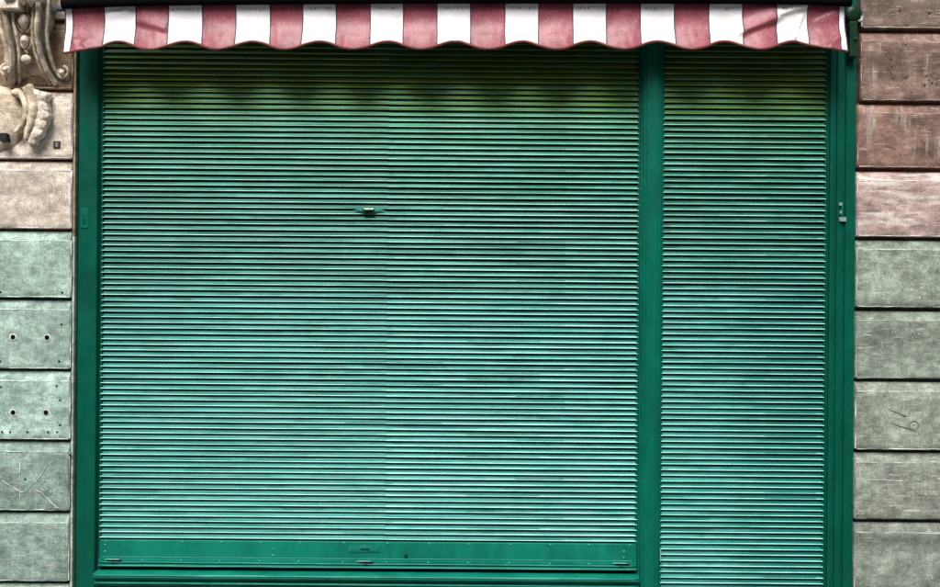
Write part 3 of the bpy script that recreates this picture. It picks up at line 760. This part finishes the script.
obj('console_body', (V, F), M_carve, con, 45)
def depc(y):
    t = (y + 8) / 92.0
    return 0.115 - 0.075 * t + 0.03 * math.sin(t * math.pi * 1.15) - (0.03 * max(0, t - .85) / .15)
for path in (lc, rc):
    obj('moulded_edge', sweep([Q(x, y, depc(y)) for x, y in path], 0.0105, 0.013, 10), M_carve, con, True)
    off = 6 if path is lc else -6
    obj('inner_fillet', sweep([Q(x + off, y, depc(y) - 0.012) for x, y in path], 0.0065, 0.008, 8), M_carve, con, True)
# outer reeds down each side, ending in small volutes
rr = smooth_path([(52, -6), (51, 18), (48.5, 38), (49, 56), (52, 70), (57, 78)], 26)
obj('side_reed', sweep([Q(x, y, depc(y) - 0.035) for x, y in rr], 0.007, 0.012, 8), M_carve, con, True)
rr = smooth_path([(3, -8), (3, 22), (7, 44), (8, 60), (4, 76), (-4, 84)], 26)
obj('side_reed', sweep([Q(x, y, depc(y) - 0.03) for x, y in rr], 0.009, 0.014, 8), M_carve, con, True)
rr = smooth_path([(-4, 22), (4, 30), (8, 46), (5, 66), (-3, 80)], 26)
obj('side_leaf', sweep([Q(x, y, depc(y) - 0.05) for x, y in rr], [0.006 + 0.02 * math.sin(math.pi * i / 26) for i in range(27)], 0.02, 10), M_carve, con, True)
def volute(cx, cy, r0, turns, d, wid, name='volute', sgn=1, a0=0.0):
    pts, rs = [], []
    for i in range(40):
        t = i / 39; a = a0 + sgn * t * turns * 2 * math.pi; r = r0 * (1 - t) ** 0.8 + 0.5
        pts.append(Q(cx + r * math.cos(a), cy + r * math.sin(a), d + 0.012 * t)); rs.append(wid * (1 - 0.45 * t))
    o = obj(name, sweep(pts, rs, rs, 8), M_carve, con, True)
    q = Q(cx, cy, d + 0.012)
    obj('eye', ellipsoid(q, wid * 1.3, wid * 1.5, wid * 1.3), M_pale, o, True)
volute(58, 70.5, 6.0, 1.4, 0.016, 0.0075, a0=-1.4)
volute(4.5, 69.5, 5.5, 1.4, 0.045, 0.0075, sgn=-1, a0=-1.7)
# hanging drop of husks and a bead
def husk(cx, cy, rx, rz, d):
    o = obj('husk', ellipsoid(Q(cx, cy, d), rx * S, 0.026, rz * S, 16, 12, 0.45), M_pale, con, True)
    for s in (-1, 1):
        pth = smooth_path([(cx + s * rx * .35, cy - rz * 1.1), (cx + s * rx * 1.35, cy - rz * .3), (cx + s * rx * 1.15, cy + rz * .6), (cx + s * rx * .2, cy + rz * 1.15)], 14)
        obj('sepal', sweep([Q(x, y, d - 0.012) for x, y in pth], [.002 + .005 * math.sin(math.pi * i / 14) for i in range(15)], .011, 8), M_carve, o, True)
husk(28.5, 25.5, 5.0, 8.2, 0.098)
husk(28.2, 43.5, 3.8, 6.2, 0.084)
obj('bead', ellipsoid(Q(28, 60.5, 0.074), 4.4 * S, 0.022, 4.4 * S, 16, 12), M_pale, con, True)
obj('bead', ellipsoid(Q(28, 52.5, 0.072), 1.8 * S, 0.010, 1.8 * S, 10, 8), M_pale, con, True)
# capital block above, with curled petals
a, b = Q(10, -14, 0), Q(29, 15.5, 0)
obj('capital_block', box(a.x, b.x, -(CD + 0.155), -(CD - .01), b.z, a.z, 0.006), M_pale, con)
a, b = Q(30, -14, 0), Q(50, 7, 0)
obj('capital_back', box(a.x, b.x, -(CD + 0.12), -(CD - .01), b.z, a.z, 0.008), M_carve, con)
for cx, cy, r, sg, a0 in ((22, 1.5, 6.0, 1, 2.6), (46, 2.5, 6.0, -1, 0.4)):
    pts = []; rs = []
    for i in range(30):
        t = i / 29; a = a0 - sg * t * 1.2 * 2 * math.pi * .62; r_ = r * (1 - .45 * t)
        pts.append(Q(cx + r_ * math.cos(a), cy + r_ * math.sin(a), 0.158 + 0.01 * t)); rs.append(0.010 * (1 - .4 * t))
    obj('curled_petal', sweep(pts, rs, rs, 10), M_pale, con, True)
obj('petal', ellipsoid(Q(33, 3, 0.14), 5 * S, 0.03, 8 * S, 14, 10, 0.3), M_pale, con, True)
obj('petal', ellipsoid(Q(39, 5, 0.135), 3 * S, 0.025, 7 * S, 14, 10, 0.3), M_pale, con, True)

# lower scroll with a drooping leaf
lf = empty('carved_leaf_scroll', P(20, 142, CD), 'carved stone leaf drooping over a round boss, below the scroll bracket', 'carving')
obj('boss', ellipsoid(Q(-14, 116, -0.006), 36 * S, 0.04, 34 * S, 28, 20), M_carve, lf, True)
rb = smooth_path([(9, 92), (15, 90.5), (20, 96), (23.5, 106), (22.5, 117), (18, 126), (13, 132)], 28)
obj('curled_rim', sweep([Q(x, y, 0.034) for x, y in rb], [0.006 + 0.009 * math.sin(math.pi * (0.12 + 0.8 * i / 28)) for i in range(29)], 0.015, 10), M_carve, lf, True)
obj('rim_curl', ellipsoid(Q(13, 93.5, 0.045), 3.2 * S, 0.014, 3.0 * S), M_carve, lf, True)
# leaf spine and overlapping lobes to a scalloped edge
sp = smooth_path([(26, 86), (30, 96), (32, 108), (30, 121), (26, 132), (25, 139)], 28)
obj('leaf_spine', sweep([Q(x, y, 0.056 - 0.0004 * abs(y - 108)) for x, y in sp], [0.024 - 0.013 * i / 28 for i in range(29)], 0.015, 12), M_carve, lf, True)
inn = smooth_path([(24, 86), (29, 97), (31.5, 108), (29.5, 121), (25, 132), (22.5, 139)], 60)
out = smooth_path([(47, 91), (45.5, 101), (47.5, 112), (45, 122), (40, 133), (32, 144)], 60)
V, F = [], []; nf = 18
for k in range(61):
    t = k / 60; ph = t * 5.5; lob = abs(math.sin(math.pi * ph))
    (ax, ay), (bx_, by_) = inn[k], out[k]
    ex, ey = bx_ - 1.5 * (1 - lob) ** 2, by_ - .6 * (1 - lob) ** 2
    for i in range(nf + 1):
        f = i / nf
        dep = 0.030 + 0.034 * math.sin(math.pi * (0.12 + 0.62 * f)) + 0.004 * (lob - 0.5) * f - 0.012 * t
        V.append(Q(ax + (ex - ax) * f, ay + (ey - ay) * f + 3.0 * f * f * (1 - t), dep))
    V.append(Q(ex - .3, ey, 0.004)); V.append(Q(ax, ay, 0.004))
m = nf + 3
F = [(k * m + i, k * m + (i + 1) % m, (k + 1) * m + (i + 1) % m, (k + 1) * m + i) for k in range(60) for i in range(m)] + [tuple(range(m)), tuple(range(60 * m, 61 * m))]
obj('leaf_blade', (V, F), M_pale, lf, 60)
a, b = Q(-3, 132.5, 0), Q(5, 140.5, 0)
obj('square_hole', box(a.x, b.x, -(CD + 0.05), -(CD + 0.0), b.z, a.z, 0.003), plain('dark_square_hole', (.008, .006, .007), .9), lf)  # dark block with the shade of a square hole painted in

# ------------------------------------------------------------------ unseen house added across the street to block the low sky
hs = empty('sky_block_house', (0, -9.6, 0), 'unseen plain house across the street, added to block the low sky', 'building')
M_rend = stone('sky_block_render', (.20, .17, .13), (.16, .135, .105), .1)
HY = -9.6
obj('sky_block_wall', box(-14, 14, HY - 8, HY, -0.1, 6.2), M_rend, hs)
obj('sky_block_cornice', box(-14.2, 14.2, HY - 8.2, HY + 0.3, 6.201, 6.45, 0.05), M_rend, hs)
wm = mesh_of('window', box(-.55, .55, -.02, .04, -.9, .9, .01), plain('window_shutter_green', (.02, .05, .035), .6))
gm = mesh_of('sill', box(-.7, .7, -.03, .14, -.06, .06, .01), M_rend)
for i in range(8):
    for z in (1.6, 4.6):
        w_ = put('window', wm, (-12.25 + 3.5 * i, HY + .01, z), hs); put('sill', gm, (-12.25 + 3.5 * i, HY + .05, z - .98), w_)
